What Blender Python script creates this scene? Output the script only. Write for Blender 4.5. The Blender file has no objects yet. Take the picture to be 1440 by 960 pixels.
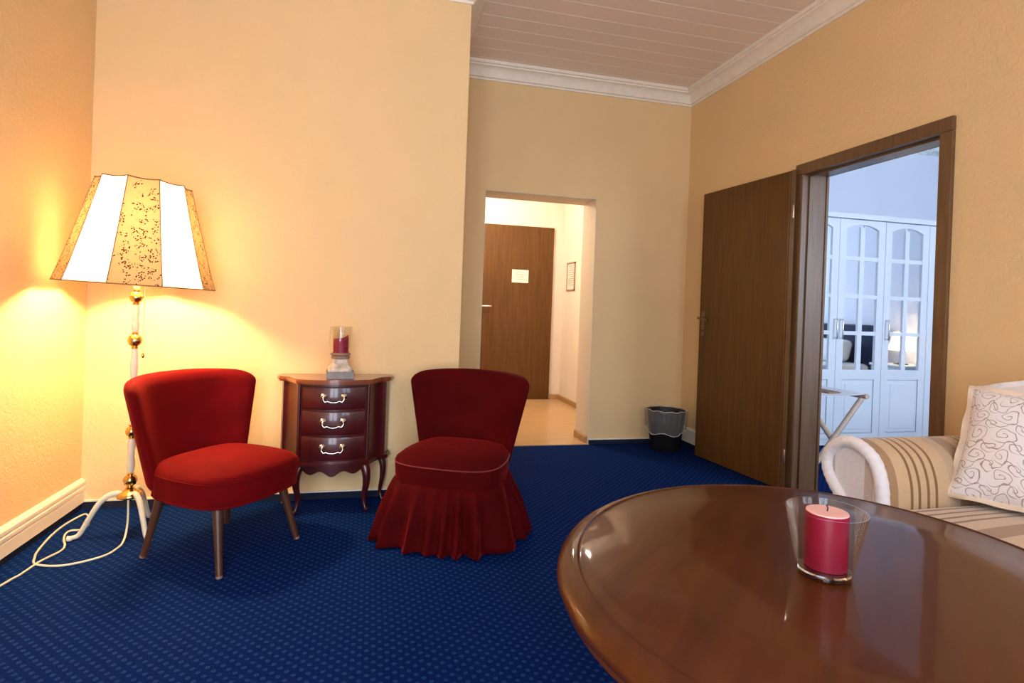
import bpy, math, random
from mathutils import Vector, Matrix
random.seed(7)
SC = bpy.context.scene
COL = SC.collection
PI = math.pi

# ------------------------------------------------------------------ camera
def look_matrix(yaw, pitch, roll):
    fw = Vector((math.sin(yaw)*math.cos(pitch), math.cos(yaw)*math.cos(pitch), math.sin(pitch)))
    rt = Vector((math.cos(yaw), -math.sin(yaw), 0)); up = rt.cross(fw)
    c, s = math.cos(roll), math.sin(roll)
    r2 = c*rt + s*up; u2 = -s*rt + c*up
    return Matrix((r2, u2, -fw)).transposed()
cam_data = bpy.data.cameras.new('camera'); cam = bpy.data.objects.new('camera', cam_data); COL.objects.link(cam)
cam_data.sensor_width = 36; cam_data.lens = 802.42/1440*36; cam_data.shift_y = -(480-435.03)/1440
cam_data.clip_start = .02
m = look_matrix(*[math.radians(a) for a in (13.818, -0.218, 2.0663)]).to_4x4(); m.translation = (0, 0, 1.06)
cam.matrix_world = m
SC.camera = cam

# ------------------------------------------------------------------ world, light, exposure
SC.view_settings.view_transform = 'Standard'; SC.view_settings.look = 'None'
SC.view_settings.exposure = 1.08; SC.view_settings.gamma = 1.0; SC.view_settings.use_curve_mapping = False
w = bpy.data.worlds.new('world'); SC.world = w; w.use_nodes = True
w.node_tree.nodes['Background'].inputs[0].default_value = (.55, .68, 1, 1)
w.node_tree.nodes['Background'].inputs[1].default_value = 0.6
def area(name, loc, direction, sx, sy, power, col):
    d = bpy.data.lights.new(name, 'AREA'); d.shape = 'RECTANGLE'; d.size = sx; d.size_y = sy; d.energy = power; d.color = col
    o = bpy.data.objects.new(name, d); COL.objects.link(o); o.location = loc
    o.rotation_euler = Vector(direction).to_track_quat('-Z', 'Z').to_euler(); return o
def point(name, loc, power, col, rad=.04):
    d = bpy.data.lights.new(name, 'POINT'); d.energy = power; d.color = col; d.shadow_soft_size = rad
    o = bpy.data.objects.new(name, d); COL.objects.link(o); o.location = loc; return o
DAY = (.84, .91, 1.0)
WARM = (1.0, .68, .32)
YB = -0.75                                    # inner face of the window wall behind the camera
area('daylight_window_1', (-.40, YB-.22, 1.25), (0, 1, 0), 1.15, 2.2, 52, DAY)
area('daylight_window_2', (1.35, YB-.22, 1.6), (0, 1, 0), 1.1, 1.5, 20, DAY)
area('daylight_bedroom', (4.4, YB-.22, 1.6), (0, 1, -.05), 1.8, 1.6, 82, (.70, .82, 1.0))

# ------------------------------------------------------------------ materials
MATS = {}
def nodes_of(name):
    mt = bpy.data.materials.new(name); mt.use_nodes = True
    nt = mt.node_tree; return mt, nt, nt.nodes['Principled BSDF']
def lin(c): return (c[0], c[1], c[2], 1)
def N(nt, kind, **kw):
    n = nt.nodes.new(kind)
    for k, v in kw.items(): setattr(n, k, v)
    return n
def coords(nt, scale=(1, 1, 1), rot=(0, 0, 0)):
    tc = N(nt, 'ShaderNodeTexCoord'); mp = N(nt, 'ShaderNodeMapping')
    mp.inputs['Scale'].default_value = scale; mp.inputs['Rotation'].default_value = rot
    nt.links.new(tc.outputs['Object'], mp.inputs[0]); return mp.outputs[0]
def add_bump(nt, b, height, strength, dist=.01):
    bp = N(nt, 'ShaderNodeBump'); bp.inputs['Strength'].default_value = strength; bp.inputs['Distance'].default_value = dist
    nt.links.new(height, bp.inputs['Height']); nt.links.new(bp.outputs[0], b.inputs['Normal'])
def plain(name, col, rough=.5, metal=0, coat=0, spec=.5, noise=0, nscale=60, bump=0, sheen=0, trans=0, ior=1.45, emit=None, estr=0):
    mt, nt, b = nodes_of(name)
    b.inputs['Base Color'].default_value = lin(col); b.inputs['Roughness'].default_value = rough
    b.inputs['Metallic'].default_value = metal; b.inputs['Coat Weight'].default_value = coat; b.inputs['Coat Roughness'].default_value = .06
    b.inputs['Specular IOR Level'].default_value = spec; b.inputs['Sheen Weight'].default_value = sheen
    b.inputs['Transmission Weight'].default_value = trans; b.inputs['IOR'].default_value = ior
    if emit: b.inputs['Emission Color'].default_value = lin(emit); b.inputs['Emission Strength'].default_value = estr
    if noise or bump:
        v = coords(nt); n = N(nt, 'ShaderNodeTexNoise'); n.inputs['Scale'].default_value = nscale; n.inputs['Detail'].default_value = 3
        nt.links.new(v, n.inputs['Vector'])
        if noise:
            r = N(nt, 'ShaderNodeValToRGB'); r.color_ramp.elements[0].position = .3; r.color_ramp.elements[1].position = .7
            r.color_ramp.elements[0].color = lin([c*(1-noise) for c in col]); r.color_ramp.elements[1].color = lin([min(1, c*(1+noise)) for c in col])
            nt.links.new(n.outputs['Fac'], r.inputs[0]); nt.links.new(r.outputs[0], b.inputs['Base Color'])
        if bump: add_bump(nt, b, n.outputs['Fac'], bump)
    MATS[name] = mt; return mt
def wood(name, c0, c1, scale, rough=.4, coat=0, bump=.05, rot=(0, 0, 0), spec=.5, coatrough=.06):
    mt, nt, b = nodes_of(name); v = coords(nt, scale, rot)
    n = N(nt, 'ShaderNodeTexNoise'); n.inputs['Scale'].default_value = 1; n.inputs['Detail'].default_value = 6; n.inputs['Roughness'].default_value = .65; n.inputs['Distortion'].default_value = .4
    nt.links.new(v, n.inputs['Vector'])
    r = N(nt, 'ShaderNodeValToRGB'); r.color_ramp.elements[0].position = .32; r.color_ramp.elements[1].position = .68
    r.color_ramp.elements[0].color = lin(c0); r.color_ramp.elements[1].color = lin(c1)
    nt.links.new(n.outputs['Fac'], r.inputs[0]); nt.links.new(r.outputs[0], b.inputs['Base Color'])
    b.inputs['Roughness'].default_value = rough; b.inputs['Coat Weight'].default_value = coat; b.inputs['Coat Roughness'].default_value = coatrough
    b.inputs['Specular IOR Level'].default_value = spec
    if bump: add_bump(nt, b, n.outputs['Fac'], bump, .004)
    MATS[name] = mt; return mt
def wallpaper(name, col, strength=.35, var=.02):
    mt, nt, b = nodes_of(name); v = coords(nt)
    a = N(nt, 'ShaderNodeTexNoise'); a.inputs['Scale'].default_value = 45; a.inputs['Detail'].default_value = 4; a.inputs['Roughness'].default_value = .6; a.inputs['Distortion'].default_value = 1.2
    c = N(nt, 'ShaderNodeTexVoronoi', feature='DISTANCE_TO_EDGE'); c.inputs['Scale'].default_value = 26
    mix = N(nt, 'ShaderNodeMath', operation='MULTIPLY_ADD'); mix.inputs[1].default_value = .35
    nt.links.new(v, a.inputs['Vector']); nt.links.new(v, c.inputs['Vector'])
    nt.links.new(c.outputs['Distance'], mix.inputs[0]); nt.links.new(a.outputs['Fac'], mix.inputs[2])
    add_bump(nt, b, mix.outputs[0], strength, .012)
    d = N(nt, 'ShaderNodeTexNoise'); d.inputs['Scale'].default_value = 2.2; nt.links.new(v, d.inputs['Vector'])
    r = N(nt, 'ShaderNodeValToRGB'); r.color_ramp.elements[0].position = .3; r.color_ramp.elements[1].position = .7
    r.color_ramp.elements[0].color = lin([q*(1-var) for q in col]); r.color_ramp.elements[1].color = lin([q*(1+var) for q in col])
    nt.links.new(d.outputs['Fac'], r.inputs[0]); nt.links.new(r.outputs[0], b.inputs['Base Color'])
    b.inputs['Roughness'].default_value = .85; b.inputs['Specular IOR Level'].default_value = .2
    MATS[name] = mt; return mt
def carpet(name, base, dot, s=.046):
    mt, nt, b = nodes_of(name); L = nt.links.new
    def lattice(off):
        v = coords(nt, (1/s, 1/s, 0))
        ad = N(nt, 'ShaderNodeVectorMath', operation='ADD'); ad.inputs[1].default_value = (off, off, 0); L(v, ad.inputs[0])
        fr = N(nt, 'ShaderNodeVectorMath', operation='FRACTION'); L(ad.outputs[0], fr.inputs[0])
        sb = N(nt, 'ShaderNodeVectorMath', operation='SUBTRACT'); sb.inputs[1].default_value = (.5, .5, 0); L(fr.outputs[0], sb.inputs[0])
        ln = N(nt, 'ShaderNodeVectorMath', operation='LENGTH'); L(sb.outputs[0], ln.inputs[0]); return ln.outputs['Value']
    mn = N(nt, 'ShaderNodeMath', operation='MINIMUM'); L(lattice(0), mn.inputs[0]); L(lattice(.5), mn.inputs[1])
    tc2 = coords(nt); nz = N(nt, 'ShaderNodeTexNoise'); nz.inputs['Scale'].default_value = 170; nz.inputs['Detail'].default_value = 2; L(tc2, nz.inputs['Vector'])
    ad = N(nt, 'ShaderNodeMath', operation='MULTIPLY_ADD'); ad.inputs[1].default_value = .16; L(nz.outputs['Fac'], ad.inputs[0]); L(mn.outputs[0], ad.inputs[2])
    r = N(nt, 'ShaderNodeValToRGB'); e = r.color_ramp.elements
    e[0].position = .10; e[0].color = (.3,)*3+(1,); e[1].position = .27; e[1].color = (0, 0, 0, 1)
    for p, q in ((.13, .4), (.17, 1), (.22, .8)):
        k = e.new(p); k.color = (q, q, q, 1)
    L(ad.outputs[0], r.inputs[0])
    mx = N(nt, 'ShaderNodeMix', data_type='RGBA'); mx.inputs['A'].default_value = lin(base); mx.inputs['B'].default_value = lin(dot)
    L(r.outputs[0], mx.inputs['Factor'])
    n2 = N(nt, 'ShaderNodeTexNoise'); n2.inputs['Scale'].default_value = 420; L(tc2, n2.inputs['Vector'])
    ml = N(nt, 'ShaderNodeMix', data_type='RGBA', blend_type='MULTIPLY'); ml.inputs['Factor'].default_value = .6
    L(mx.outputs['Result'], ml.inputs['A']); r2 = N(nt, 'ShaderNodeValToRGB'); r2.color_ramp.elements[0].position = .3; r2.color_ramp.elements[1].position = .65
    L(n2.outputs['Fac'], r2.inputs[0]); L(r2.outputs[0], ml.inputs['B']); L(ml.outputs['Result'], b.inputs['Base Color'])
    b.inputs['Roughness'].default_value = .95; b.inputs['Specular IOR Level'].default_value = .05
    add_bump(nt, b, n2.outputs['Fac'], .5, .006)
    MATS[name] = mt; return mt
def stripes(name, axis, period, offset, base, table, rough=.85):
    """table: list of (start, colour) along one period, 0..1"""
    mt, nt, b = nodes_of(name); L = nt.links.new
    v = coords(nt); sp = N(nt, 'ShaderNodeSeparateXYZ'); L(v, sp.inputs[0])
    a = N(nt, 'ShaderNodeMath', operation='MULTIPLY_ADD'); a.inputs[1].default_value = 1/period; a.inputs[2].default_value = offset; L(sp.outputs[axis], a.inputs[0])
    f = N(nt, 'ShaderNodeMath', operation='FRACT'); L(a.outputs[0], f.inputs[0])
    r = N(nt, 'ShaderNodeValToRGB'); r.color_ramp.interpolation = 'CONSTANT'; e = r.color_ramp.elements
    e[0].position = 0; e[0].color = lin(table[0][1]); e[1].position = table[1][0]; e[1].color = lin(table[1][1])
    for p, c in table[2:]:
        k = e.new(p); k.color = lin(c)
    L(f.outputs[0], r.inputs[0])
    nz = N(nt, 'ShaderNodeTexNoise'); nz.inputs['Scale'].default_value = 260; L(v, nz.inputs['Vector'])
    ml = N(nt, 'ShaderNodeMix', data_type='RGBA', blend_type='MULTIPLY'); ml.inputs['Factor'].default_value = .35
    L(r.outputs[0], ml.inputs['A']); L(nz.outputs['Fac'], ml.inputs['B']); L(ml.outputs['Result'], b.inputs['Base Color'])
    b.inputs['Roughness'].default_value = rough; b.inputs['Sheen Weight'].default_value = .3; b.inputs['Specular IOR Level'].default_value = .15
    add_bump(nt, b, nz.outputs['Fac'], .25, .003)
    MATS[name] = mt; return mt
def scroll_print(name, base, ink, s=.075):
    """printed scroll-work: a spiral in every cell of two interleaved lattices"""
    mt, nt, b = nodes_of(name); L = nt.links.new
    def M(op, a, c=None, k=None):
        n = N(nt, 'ShaderNodeMath', operation=op)
        for i, q in enumerate((a, c, k)):
            if q is None: continue
            if isinstance(q, (int, float)): n.inputs[i].default_value = q
            else: L(q, n.inputs[i])
        return n.outputs[0]
    tc = coords(nt, (1/s, 1/s, 1/s)); sp = N(nt, 'ShaderNodeSeparateXYZ'); L(tc, sp.inputs[0])
    wob = N(nt, 'ShaderNodeTexNoise'); wob.inputs['Scale'].default_value = .9; L(tc, wob.inputs['Vector'])
    wsp = N(nt, 'ShaderNodeSeparateXYZ'); L(wob.outputs['Color'], wsp.inputs[0])
    X = M('MULTIPLY_ADD', wsp.outputs[0], .9, sp.outputs[0]); Z = M('MULTIPLY_ADD', wsp.outputs[1], .9, sp.outputs[2])
    def spiral(off, hand, rmax, turns, fade):
        x = M('SUBTRACT', M('FRACT', M('ADD', X, off)), .5); z = M('SUBTRACT', M('FRACT', M('ADD', Z, off*1.0)), .5)
        r = M('SQRT', M('ADD', M('MULTIPLY', x, x), M('MULTIPLY', z, z)))
        th = M('DIVIDE', M('ARCTAN2', M('MULTIPLY', z, hand), x), 2*PI)
        f = M('FRACT', M('ADD', M('MULTIPLY', r, turns/rmax), th))
        ln = M('LESS_THAN', M('ABSOLUTE', M('SUBTRACT', f, .5)), .075)
        return M('MULTIPLY', ln, M('LESS_THAN', r, rmax))
    k = M('MAXIMUM', spiral(0, 1, .44, 1.9, 0), spiral(.5, -1, .30, 1.3, 0))
    vine = M('LESS_THAN', M('ABSOLUTE', M('SUBTRACT', M('FRACT', M('MULTIPLY_ADD', M('SINE', M('MULTIPLY', X, 2*PI)), .20, Z)), .02)), .03)
    k = M('MAXIMUM', k, vine)
    mx = N(nt, 'ShaderNodeMix', data_type='RGBA'); mx.inputs['A'].default_value = lin(base); mx.inputs['B'].default_value = lin(ink)
    L(k, mx.inputs['Factor']); L(mx.outputs['Result'], b.inputs['Base Color'])
    b.inputs['Roughness'].default_value = .8; b.inputs['Sheen Weight'].default_value = .2
    MATS[name] = mt; return mt
def shade_cloth(name, col, flower=None, tr=.55):
    mt, nt, b = nodes_of(name); L = nt.links.new; out = nt.nodes['Material Output']; nt.nodes.remove(b)
    df = N(nt, 'ShaderNodeBsdfDiffuse'); tl = N(nt, 'ShaderNodeBsdfTranslucent'); ms = N(nt, 'ShaderNodeMixShader'); ms.inputs[0].default_value = tr
    df.inputs[0].default_value = lin(col); tl.inputs[0].default_value = lin(col)
    if flower:
        v = coords(nt); vo = N(nt, 'ShaderNodeTexVoronoi'); vo.inputs['Scale'].default_value = 120; L(v, vo.inputs['Vector'])
        nz = N(nt, 'ShaderNodeTexNoise'); nz.inputs['Scale'].default_value = 30; nz.inputs['Detail'].default_value = 1; L(v, nz.inputs['Vector'])
        a = N(nt, 'ShaderNodeMath', operation='LESS_THAN'); a.inputs[1].default_value = .40; L(vo.outputs['Distance'], a.inputs[0])
        g = N(nt, 'ShaderNodeMath', operation='GREATER_THAN'); g.inputs[1].default_value = .485; L(nz.outputs['Fac'], g.inputs[0])
        ml = N(nt, 'ShaderNodeMath', operation='MULTIPLY'); L(a.outputs[0], ml.inputs[0]); L(g.outputs[0], ml.inputs[1])
        mx = N(nt, 'ShaderNodeMix', data_type='RGBA'); mx.inputs['A'].default_value = lin(col); mx.inputs['B'].default_value = lin(flower); L(ml.outputs[0], mx.inputs['Factor'])
        L(mx.outputs['Result'], df.inputs[0]); L(mx.outputs['Result'], tl.inputs[0])
    L(df.outputs[0], ms.inputs[1]); L(tl.outputs[0], ms.inputs[2]); L(ms.outputs[0], out.inputs['Surface'])
    MATS[name] = mt; return mt
def clear_pane(name, tint=(1, 1, 1), gloss=.02, rough=.02):
    mt, nt, b = nodes_of(name); L = nt.links.new; out = nt.nodes['Material Output']; nt.nodes.remove(b)
    t = N(nt, 'ShaderNodeBsdfTransparent'); t.inputs[0].default_value = lin(tint)
    g = N(nt, 'ShaderNodeBsdfGlossy'); g.inputs['Roughness'].default_value = rough; g.inputs[0].default_value = (1, 1, 1, 1)
    lw = N(nt, 'ShaderNodeLayerWeight'); lw.inputs[0].default_value = .5
    pw = N(nt, 'ShaderNodeMath', operation='POWER'); pw.inputs[1].default_value = 2.6; L(lw.outputs['Facing'], pw.inputs[0])
    ad = N(nt, 'ShaderNodeMath', operation='MULTIPLY_ADD'); ad.inputs[1].default_value = .75; ad.inputs[2].default_value = gloss; L(pw.outputs[0], ad.inputs[0])
    ms = N(nt, 'ShaderNodeMixShader'); L(ad.outputs[0], ms.inputs[0]); L(t.outputs[0], ms.inputs[1]); L(g.outputs[0], ms.inputs[2]); L(ms.outputs[0], out.inputs['Surface'])
    MATS[name] = mt; return mt

wallpaper('wall', (.83, .570, .290))
wallpaper('wall_hall', (.82, .72, .61), .15)
wallpaper('wall_bed', (.74, .77, .86), .12, .02)
wallpaper('wall_reveal', (.72, .62, .48), .2)
carpet('carpet', (.0004, .0155, .125), (.018, .070, .22), .040)
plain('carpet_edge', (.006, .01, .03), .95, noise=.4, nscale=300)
plain('white_trim', (.86, .76, .60), .45)
plain('cornice', (.90, .79, .65), .55, noise=.04, nscale=20)
plain('ceil_board', (.88, .72, .60), .5, noise=.02, nscale=40)
plain('ceil_gap', (1.0, .95, .88), .6)
plain('ceil_white', (.85, .84, .82), .7, noise=.03, nscale=20)
wood('door_wood', (.082, .034, .006), (.140, .059, .0105), (38, 38, 2.2), .5, bump=.12, spec=.3)
wood('frame_wood', (.105, .052, .019), (.180, .092, .038), (60, 60, 3.5), .34, bump=.10, spec=.7)
wood('table_wood', (.052, .0095, .0011), (.082, .0175, .002), (3, 30, 30), .4, coat=.45, bump=0, rot=(0, 0, .66), coatrough=.06, spec=.15)
wood('cab_wood', (.042, .0018, .003), (.075, .004, .0045), (14, 14, 3), .35, coat=.45, bump=0)
wood('cab_top', (.17, .035, .014), (.24, .06, .02), (3, 25, 25), .3, coat=.8, bump=0)
wood('leg_wood', (.06, .018, .006), (.10, .032, .011), (40, 40, 5), .4, bump=.03)
wood('laminate', (.50, .31, .14), (.62, .41, .20), (2.5, 40, 20), .3, bump=0)
wood('skirt_wood', (.36, .20, .08), (.46, .27, .12), (4, 40, 40), .4, bump=0)
wood('rack_wood', (.55, .40, .30), (.66, .50, .38), (20, 20, 5), .45, bump=0)
def velvet(name, col, edge):
    mt, nt, b = nodes_of(name); v = coords(nt)
    n = N(nt, 'ShaderNodeTexNoise'); n.inputs['Scale'].default_value = 9; n.inputs['Detail'].default_value = 4; nt.links.new(v, n.inputs['Vector'])
    r = N(nt, 'ShaderNodeValToRGB'); r.color_ramp.elements[0].position = .3; r.color_ramp.elements[1].position = .7
    r.color_ramp.elements[0].color = lin([c*.8 for c in col]); r.color_ramp.elements[1].color = lin([c*1.15 for c in col])
    nt.links.new(n.outputs['Fac'], r.inputs[0]); nt.links.new(r.outputs[0], b.inputs['Base Color'])
    b.inputs['Roughness'].default_value = .85; b.inputs['Specular IOR Level'].default_value = .08
    b.inputs['Sheen Weight'].default_value = .35; b.inputs['Sheen Roughness'].default_value = .35; b.inputs['Sheen Tint'].default_value = lin(edge)
    n2 = N(nt, 'ShaderNodeTexNoise'); n2.inputs['Scale'].default_value = 500; nt.links.new(v, n2.inputs['Vector']); add_bump(nt, b, n2.outputs['Fac'], .2, .002)
    MATS[name] = mt
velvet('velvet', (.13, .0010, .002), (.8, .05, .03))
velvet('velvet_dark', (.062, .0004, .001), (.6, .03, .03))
plain('piping_red', (.20, .012, .012), .8, sheen=.15)  # lighter than the dark velvet: pinkish highlight on the seams put into the colour
plain('brass', (.62, .40, .13), .22, metal=1)
plain('lamp_white', (.80, .70, .52), .35, noise=.05)
plain('silver', (.75, .70, .66), .25, metal=1)
plain('steel', (.62, .60, .58), .3, metal=1)
plain('bronze', (.20, .13, .08), .35, metal=1)
plain('hinge_metal', (.42, .26, .20), .4, metal=1)
plain('cord', (.80, .68, .48), .5)
plain('shade_trim', (.22, .10, .03), .7)
shade_cloth('shade_white', (.97, .93, .86), tr=.42)
shade_cloth('shade_floral', (.54, .34, .15), (.09, .025, .008), tr=.075)
shade_cloth('added_diffuser', (.80, .66, .45), tr=.35)
plain('wax_red', (.25, .001, .025), .45, noise=.08, nscale=30)
plain('wax_pink', (.80, .42, .36), .5)
plain('wick', (.05, .04, .04), .9)
plain('glass', (1, 1, 1), .0, trans=1, ior=1.45)
clear_pane('glass_thin', (.97, .97, .95))
clear_pane('window_glass', (.96, .98, 1.0), .03)
mt, nt, b = nodes_of('liner_film'); b.inputs['Base Color'].default_value = (.75, .72, .66, 1); b.inputs['Roughness'].default_value = .25; b.inputs['Alpha'].default_value = .14; MATS['liner_film'] = mt
plain('liner_hem', (.75, .70, .62), .3)
plain('stone_grey', (.24, .22, .22), .7, noise=.15, nscale=60)
plain('ceramic', (.55, .44, .33), .35, noise=.35, nscale=38)
plain('terracotta', (.34, .18, .13), .6, noise=.1)
plain('bin_black', (.012, .011, .011), .5)
plain('paper', (.82, .76, .66), .8)
plain('print_grey', (.42, .38, .34), .8)
plain('picture_frame', (.38, .22, .14), .5)
plain('wardrobe_white', (.80, .85, .90), .35)
plain('mirror', (.86, .90, .93), .03, metal=1)
plain('navy', (.008, .016, .05), .8, noise=.2)
plain('linen', (.80, .80, .80), .9, noise=.05)
plain('strap_brown', (.30, .17, .10), .8)
plain('strap_white', (.80, .80, .80), .8)
plain('globe', (1, .95, .85), .5, emit=(1, .82, .58), estr=3)
plain('bulb', (1, .9, .7), .5, emit=(1, .72, .36), estr=30)
plain('sofa_white', (.80, .75, .75), .85, noise=.05, sheen=.3)
BEIGE = (.70, .47, .27); MID = (.44, .26, .135); DARK = (.27, .145, .06); SAND = (.60, .42, .26)
PAT = [(0, MID), (.17, BEIGE), (.33, DARK), (.365, BEIGE), (.43, DARK), (.465, BEIGE), (.55, DARK), (.585, BEIGE), (.66, DARK), (.695, BEIGE), (.86, SAND)]
stripes('sofa_arm', 0, .31, -1.62/.31, BEIGE, PAT)
LS = (.74, .53, .34)
stripes('sofa_seat', 1, .42, -1.06/.42, LS, [(0, LS), (.333, MID), (.488, LS), (.62, DARK), (.648, LS), (.70, DARK), (.728, LS), (.787, DARK), (.815, LS), (.868, DARK), (.896, LS)])
stripes('sofa_front', 1, .16, -.05, BEIGE, [(0, (.92, .88, .90)), (.50, (.66, .54, .48)), (.72, (.92, .88, .90))])
scroll_print('scroll_print', (.80, .73, .72), (.36, .27, .24), .068)
plain('pillow_cream', (.72, .56, .42), .85, sheen=.3)

# ------------------------------------------------------------------ geometry helpers
class Geo:
    def __init__(s): s.v = []; s.f = []
    def add(s, v, f, mat=None):
        o = len(s.v); s.v += [tuple(mat @ Vector(p)) if mat else tuple(p) for p in v]; s.f += [tuple(i+o for i in q) for q in f]; return s
    def box(s, x0, x1, y0, y1, z0, z1, mat=None):
        v = [(x, y, z) for z in (z0, z1) for y in (y0, y1) for x in (x0, x1)]
        return s.add(v, [(0, 2, 3, 1), (4, 5, 7, 6), (0, 1, 5, 4), (2, 6, 7, 3), (0, 4, 6, 2), (1, 3, 7, 5)], mat)
    def rbox(s, x0, x1, y0, y1, z0, z1, r=.01, n=(4, 4, 4), k=3, warp=None, mat=None):
        """box with rounded edges, n cells per side between the rounded borders, k cells on each rounding"""
        def axis(a, b, m):
            L = [a+r*(1-math.cos(i/k*PI/2)) for i in range(k)] if r else []
            mid = [a+r+(b-a-2*r)*i/m for i in range(m+1)]
            return L + mid + [a+b-q for q in reversed(L)]
        ax = [axis(x0, x1, n[0]), axis(y0, y1, n[1]), axis(z0, z1, n[2])]
        lo = (x0+r, y0+r, z0+r); hi = (x1-r, y1-r, z1-r); idx = {}; V = []; F = []
        def vid(i, j, l):
            key = (i, j, l)
            if key not in idx:
                p = Vector((ax[0][i], ax[1][j], ax[2][l])); c = Vector([min(max(p[q], lo[q]), hi[q]) for q in range(3)]); d = p-c
                if d.length > 1e-9:
                    # map the cube-shell offset to the sphere
                    d = d.normalized()*r if max(abs(d[0]), abs(d[1]), abs(d[2])) > 1e-9 else d
                p = c+d
                if warp: p = Vector(warp(*p))
                idx[key] = len(V); V.append(p)
            return idx[key]
        nx, ny, nz = (len(a)-1 for a in ax)
        for i in range(nx):
            for j in range(ny):
                F.append((vid(i, j, 0), vid(i, j+1, 0), vid(i+1, j+1, 0), vid(i+1, j, 0)))
                F.append((vid(i, j, nz), vid(i+1, j, nz), vid(i+1, j+1, nz), vid(i, j+1, nz)))
        for i in range(nx):
            for l in range(nz):
                F.append((vid(i, 0, l), vid(i+1, 0, l), vid(i+1, 0, l+1), vid(i, 0, l+1)))
                F.append((vid(i, ny, l), vid(i, ny, l+1), vid(i+1, ny, l+1), vid(i+1, ny, l)))
        for j in range(ny):
            for l in range(nz):
                F.append((vid(0, j, l), vid(0, j, l+1), vid(0, j+1, l+1), vid(0, j+1, l)))
                F.append((vid(nx, j, l), vid(nx, j+1, l), vid(nx, j+1, l+1), vid(nx, j, l+1)))
        return s.add(V, F, mat)
    def lathe(s, prof, c=(0, 0, 0), seg=24, mat=None, sx=1, sy=1, rot=0):
        V = []; F = []; n = len(prof)
        for r, z in prof:
            for k in range(seg):
                a = 2*PI*k/seg; x, y = r*math.cos(a)*sx, r*math.sin(a)*sy
                V.append((c[0]+x*math.cos(rot)-y*math.sin(rot), c[1]+x*math.sin(rot)+y*math.cos(rot), c[2]+z))
        for i in range(n-1):
            for k in range(seg):
                F.append((i*seg+k, i*seg+(k+1) % seg, (i+1)*seg+(k+1) % seg, (i+1)*seg+k))
        if prof[0][0] > 1e-6: F.append(tuple(reversed(range(seg))))
        if prof[-1][0] > 1e-6: F.append(tuple((n-1)*seg+k for k in range(seg)))
        return s.add(V, F, mat)
    def tube(s, pts, rad, seg=10, closed=False, mat=None, flat=1):
        pts = [Vector(p) for p in pts]; n = len(pts); V = []; F = []
        rads = rad if isinstance(rad, (list, tuple)) else [rad]*n
        up = None
        for i, p in enumerate(pts):
            a = pts[(i-1) % n] if (closed or i > 0) else p; b = pts[(i+1) % n] if (closed or i < n-1) else p
            t = (b-a).normalized()
            if up is None: up = Vector((0, 0, 1)) if abs(t.z) < .9 else Vector((1, 0, 0))
            x = t.cross(up).normalized(); up = x.cross(t).normalized()
            for k in range(seg):
                q = 2*PI*k/seg; V.append(p + x*math.cos(q)*rads[i] + up*math.sin(q)*rads[i]*flat)
        m = n if closed else n-1
        for i in range(m):
            for k in range(seg):
                j = (i+1) % n
                F.append((i*seg+k, i*seg+(k+1) % seg, j*seg+(k+1) % seg, j*seg+k))
        if not closed: F += [tuple(reversed(range(seg))), tuple((n-1)*seg+k for k in range(seg))]
        return s.add(V, F, mat)
    def prism(s, poly, z0, z1, mat=None):
        n = len(poly); V = [(x, y, z0) for x, y in poly]+[(x, y, z1) for x, y in poly]
        F = [tuple(reversed(range(n))), tuple(range(n, 2*n))]+[(i, (i+1) % n, n+(i+1) % n, n+i) for i in range(n)]
        return s.add(V, F, mat)
    def obj(s, name, mat, parent=None, smooth=None, loc=None):
        me = bpy.data.meshes.new(name); me.from_pydata(s.v, [], s.f); me.update()
        import bmesh
        bm = bmesh.new(); bm.from_mesh(me); bmesh.ops.recalc_face_normals(bm, faces=bm.faces); bm.to_mesh(me); bm.free()
        me.materials.append(MATS[mat])
        if smooth is not None:
            me.polygons.foreach_set('use_smooth', [True]*len(me.polygons)); me.set_sharp_from_angle(angle=math.radians(smooth))
        o = bpy.data.objects.new(name, me); COL.objects.link(o)
        if loc: o.location = loc
        if parent: o.parent = parent
        return o
def spline(pts, n=8, closed=False):
    P = [Vector(p) for p in pts]; out = []; m = len(P)
    for i in range(m if closed else m-1):
        if closed: a, b, c, d = P[(i-1) % m], P[i], P[(i+1) % m], P[(i+2) % m]
        else: a, b, c, d = P[max(i-1, 0)], P[i], P[i+1], P[min(i+2, m-1)]
        for k in range(n):
            t = k/n; out.append(.5*((2*b)+(c-a)*t+(2*a-5*b+4*c-d)*t*t+(-a+3*b-3*c+d)*t**3))
    if not closed: out.append(P[-1])
    return out
def tag(o, label, cat, group=None, kind=None):
    o['label'] = label; o['category'] = cat
    if group: o['group'] = group
    if kind: o['kind'] = kind
    return o
def thing(name, label, cat, loc=(0, 0, 0), rz=0, group=None, kind=None):
    o = bpy.data.objects.new(name, None); COL.objects.link(o); o.location = loc; o.rotation_euler = (0, 0, rz)
    o.empty_display_size = .1
    return tag(o, label, cat, group, kind)
def st(o, label, cat): return tag(o, label, cat, kind='structure')

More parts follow.
